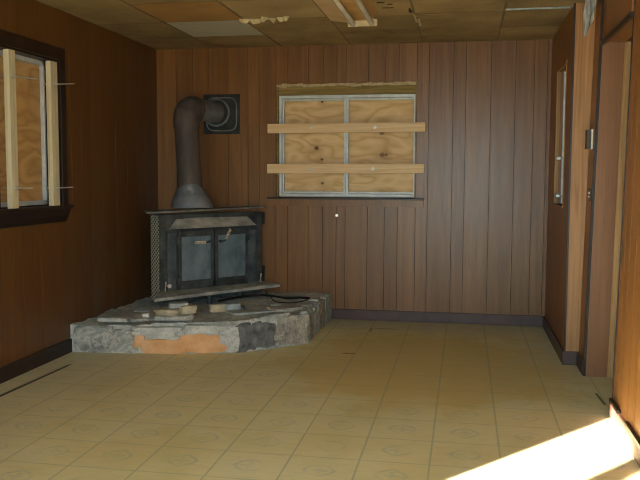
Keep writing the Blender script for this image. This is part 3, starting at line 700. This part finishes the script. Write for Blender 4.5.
for xa, xb in ((-.425, -.352), (.350, .425)):
    mb = MB(); mb.box((xa, -.010, .13), (xb, .0, .585), bev=.004); mb.box((xa+.016, -.016, .16), (xb-.016, -.008, .55), bev=.003); p = mb.build('pilaster', M['pilaster'], st); p['label'] = 'blue-grey side strip'
mb = MB(); mb.prism([(-.645, -.2), (.55, -.2), (.488, 0), (-.515, 0)], [.080, .094, .104, .094], [.104, .118, .130, .122]); p = mb.build('ledge', M['castdust'], st); p['label'] = 'ash-covered front ledge'
for x, y in ((-.56, -.15), (.45, -.14), (-.1, -.10), (.2, -.1)):
    wx = ROOT+Matrix.Rotation(RZ, 3, 'Z') @ Vector((x, y, 0)); f = MB(); f.cyl((x, y, hz(wx.x, wx.y)-.2-.005), (x, y, .098), .008 if abs(x) > .3 else .022, seg=8); f.build('leg', M['castiron'], st)
for x in (-.25, .15):
    f = MB(); f.box((x-.05, .02, -.002), (x+.05, .30, .032)); f.build('foot', M['castiron'], st)
for z0_, z1_ in ((.628, .735), (.125, .262)):
    f = MB(); f.box((.497, .01, z0_), (.535, .045, z1_), bev=.003); f.cyl((.522, .008, z0_+.01), (.522, .008, z1_-.01), .008, seg=8); f.build('side_bracket', M['black'], st)
for x in (-.455, .47):
    f = MB(); f.tube([(x, -.012, .108), (x, -.02, .16), (x+.004, -.022, .20)], [.006, .005, .008], 8); p = f.build('draft_lever', M['bolt'], st); p['label'] = 'small bright draft lever'
f = MB(); f.cyl((-.425, -.004, .165), (-.425, -.035, .165), .012, .016, 12); p = f.build('draft_knob', M['white'], st); p['label'] = 'small white knob'

# ------------------------------------------------------------------ stove pipe
PX = Vector((-2.306, 6.291, 0)); LX = Vector((-2.280, 6.285, 0))
sp = tag(empty('stove_pipe', (LX.x, LX.y, .985)), 'rusty brown stove pipe rising from the stove and bending into the back wall', 'stove pipe')
def pp(name, mb, m, lab=None):
    o = mb.build(name, m, sp, True); o.data.transform(Matrix.Translation((-LX.x, -LX.y, -.985)))
    if lab: o['label'] = lab
    return o
mb = MB(); rings = []
for t, rx in ((0, .208), (.03, .202), (.07, .182), (.11, .156), (.15, .131), (.172, .115), (.20, .106)):
    sq = max(0, 1-t/.13); ring = []
    for k in range(32):
        a = 2*math.pi*k/32; ca, sa = math.cos(a), math.sin(a); q = 1/max(abs(ca), abs(sa)); kx = (1-sq*.35)+sq*.35*q
        v = Vector((rx*ca*kx*.86, rx*sa*kx*.60 if t < .12 else rx*sa*(.60+.4*min(1, (t-.11)/.06)), 0.985+t)); v = Matrix.Rotation(RZ-math.radians(28), 3, 'Z') @ v
        ring.append(v+Vector((LX.x+.022*max(0, 1-t/.16), LX.y, 0)))
    rings.append(ring)
mb.loft(rings); pp('smoke_hood', mb, M['pipe_grey'], 'sooty grey tapered pipe adapter')
mb = MB(); a, b = Vector((LX.x, LX.y, 1.15)), Vector((PX.x, PX.y, 1.68))
mb.tube([a, a.lerp(b, .18), a.lerp(b, .19), b], [.104, .104, .099, .101], 32); mb.tube([a.lerp(b, .185)-Vector((0, 0, .006)), a.lerp(b, .185)+Vector((0, 0, .006))], .106, 32)
pp('pipe_section', mb, M['pipe'])
CO = Vector((-2.185, D, 1.812)); dirw = (CO-Vector((PX.x, PX.y, 1.806))); dirw.z = 0; Lh = dirw.length; dirw.normalize()
R_ = .095; path = [Vector((PX.x, PX.y, 1.66)), Vector((PX.x, PX.y, 1.68))]
for i in range(1, 4): path.append(Vector((PX.x, PX.y, 1.70))+Vector((0, 0, .02*i-.03)))
path = [Vector((PX.x, PX.y, 1.66))]
cc = Vector((PX.x, PX.y, 1.812-R_))+dirw*R_
for i in range(0, 11):
    th = math.pi/2*i/10; path.append(cc-dirw*R_*math.cos(th)+Vector((0, 0, R_*math.sin(th))))
path.append(path[-1]+dirw*.03)
mb = MB(); mb.tube(path, .110, 32)
for i in (1, 4, 8): 
    d_ = (path[i+1]-path[i-1]).normalized(); mb.tube([path[i]-d_*.004, path[i]+d_*.004], .113, 32)
pp('elbow', mb, M['pipe'])
mb = MB(); q0 = path[-1]; mb.tube([q0, q0+dirw*(Lh-R_-.035)], .093, 32); pp('wall_pipe', mb, M['pipe_grey'], 'dusty grey pipe entering the wall')
fp = tag(empty('flue_plate', (-2.131, D, 1.795)), 'square black flue plate with raised ring on the back wall', 'flue plate')
mb = MB(); mb.box((-.168, -.010, -.175), (.168, -.001, .175), bev=.003); mb.build('plate', M['black'], fp)
mb = MB(); n = 40; pts = []
for k in range(n+1):
    a = 2*math.pi*k/n; ca, sa = math.cos(a), math.sin(a); q = (abs(ca)**5+abs(sa)**5)**(-1/5); pts.append((.138*ca*q, -.012, .145*sa*q))
mb.tube(pts, .006, 8, cap=False); p = mb.build('rim', M['pipe_grey'], fp, True); p['label'] = 'lighter raised rim'
mb = MB(); mb.tube([(.116*math.cos(6.2832*k/36)-.046, -.016, .116*math.sin(6.2832*k/36)+.015) for k in range(37)], .009, 8, cap=False); mb.build('collar', M['pipe_grey'], fp, True)

# ------------------------------------------------------------------ sliding door frame and rear window frame (out of the picture, they shape the daylight)
mb = MB(); X = XL
mb.box((X-.10, -.86, .0), (X-.02, -.80, 2.05)); struct(mb.build('door_1', M['alu']))
mb = MB(); mb.box((-1.35, YR-.08, .85), (-1.31, YR-.03, 2.1)); mb.box((.58, YR-.08, .85), (.62, YR-.03, 2.1)); mb.box((-.38, YR-.08, .85), (-.34, YR-.03, 2.1)); mb.box((-1.31, YR-.08, .85), (.58, YR-.03, .89)); mb.box((-1.31, YR-.08, 2.06), (.58, YR-.03, 2.1))
struct(mb.build('window_4', M['alu']))

# ------------------------------------------------------------------ light
wd = bpy.data.worlds.new('daylight'); S.world = wd; wd.use_nodes = True; nt = wd.node_tree; nt.nodes.clear(); g = G(nt)
bg = nt.nodes.new('ShaderNodeBackground'); ow = nt.nodes.new('ShaderNodeOutputWorld'); nt.links.new(bg.outputs[0], ow.inputs[0])
x, y, z = g.sep(nt.nodes.new('ShaderNodeTexCoord').outputs['Generated'])
g.put(bg.inputs[0], g.mix(g.smooth(z, -.06, .05), c8(150, 148, 132), c8(196, 228, 238))); bg.inputs[1].default_value = 3.0
sun = bpy.data.lights.new('sun', 'SUN'); sun.energy = 16; sun.angle = math.radians(.6); sun.color = (1, .98, .92)
so = bpy.data.objects.new('sun', sun); COL.objects.link(so)
el = math.atan(.342); dv = Vector((.633*math.cos(el), .774*math.cos(el), -math.sin(el))); so.rotation_euler = dv.to_track_quat('-Z', 'Y').to_euler(); so.location = (-8, -6, 4)
def portal(name, loc, rot, sx, sy):
    l = bpy.data.lights.new(name, 'AREA'); l.shape = 'RECTANGLE'; l.size = sx; l.size_y = sy; l.cycles.is_portal = True
    o = bpy.data.objects.new(name, l); COL.objects.link(o); o.location = loc; o.rotation_euler = rot
portal('daylight_portal', (XL-.13, -.758, 1.02), (0, -math.pi/2, 0), 2.0, 1.4)
portal('daylight_portal', (-.365, YR-.13, 1.475), (math.pi/2, 0, 0), 1.97, 1.25)

fl_ = bpy.data.lights.new('camera_flash', 'AREA'); fl_.shape = 'RECTANGLE'; fl_.size = .05; fl_.size_y = .03; fl_.energy = FLASH; fl_.color = (.86, .97, 1)
fo_ = bpy.data.objects.new('camera_flash', fl_); COL.objects.link(fo_); fo_.location = (.03, .02, 1.32)
fo_.rotation_euler = Vector((-.18, .98, -.08)).to_track_quat('-Z', 'Y').to_euler()
# ------------------------------------------------------------------ camera
cam = bpy.data.cameras.new('camera'); co = bpy.data.objects.new('camera', cam); COL.objects.link(co)
yaw, pit, rol = -.182884, -.082306, .003764
f = Vector((math.sin(yaw)*math.cos(pit), math.cos(yaw)*math.cos(pit), math.sin(pit))); r = Vector((math.cos(yaw), -math.sin(yaw), 0)); u = r.cross(f)
r2 = r*math.cos(rol)+u*math.sin(rol); u2 = -r*math.sin(rol)+u*math.cos(rol)
mw = Matrix((r2, u2, -f)).transposed().to_4x4(); mw.translation = (0, 0, 1.2569); co.matrix_world = mw
cam.sensor_width = 36; cam.sensor_fit = 'HORIZONTAL'; cam.lens = 780.7*36/640; cam.clip_start = .02
S.camera = co
vs = S.view_settings; vs.view_transform = 'Standard'; vs.look = 'None'; vs.gamma = 1; vs.use_curve_mapping = False; vs.exposure = 2.4
S.cycles.max_bounces = 10; S.cycles.diffuse_bounces = 8; S.cycles.use_denoising = True; S.cycles.filter_width = 1.1; S.cycles.sample_clamp_indirect = 6
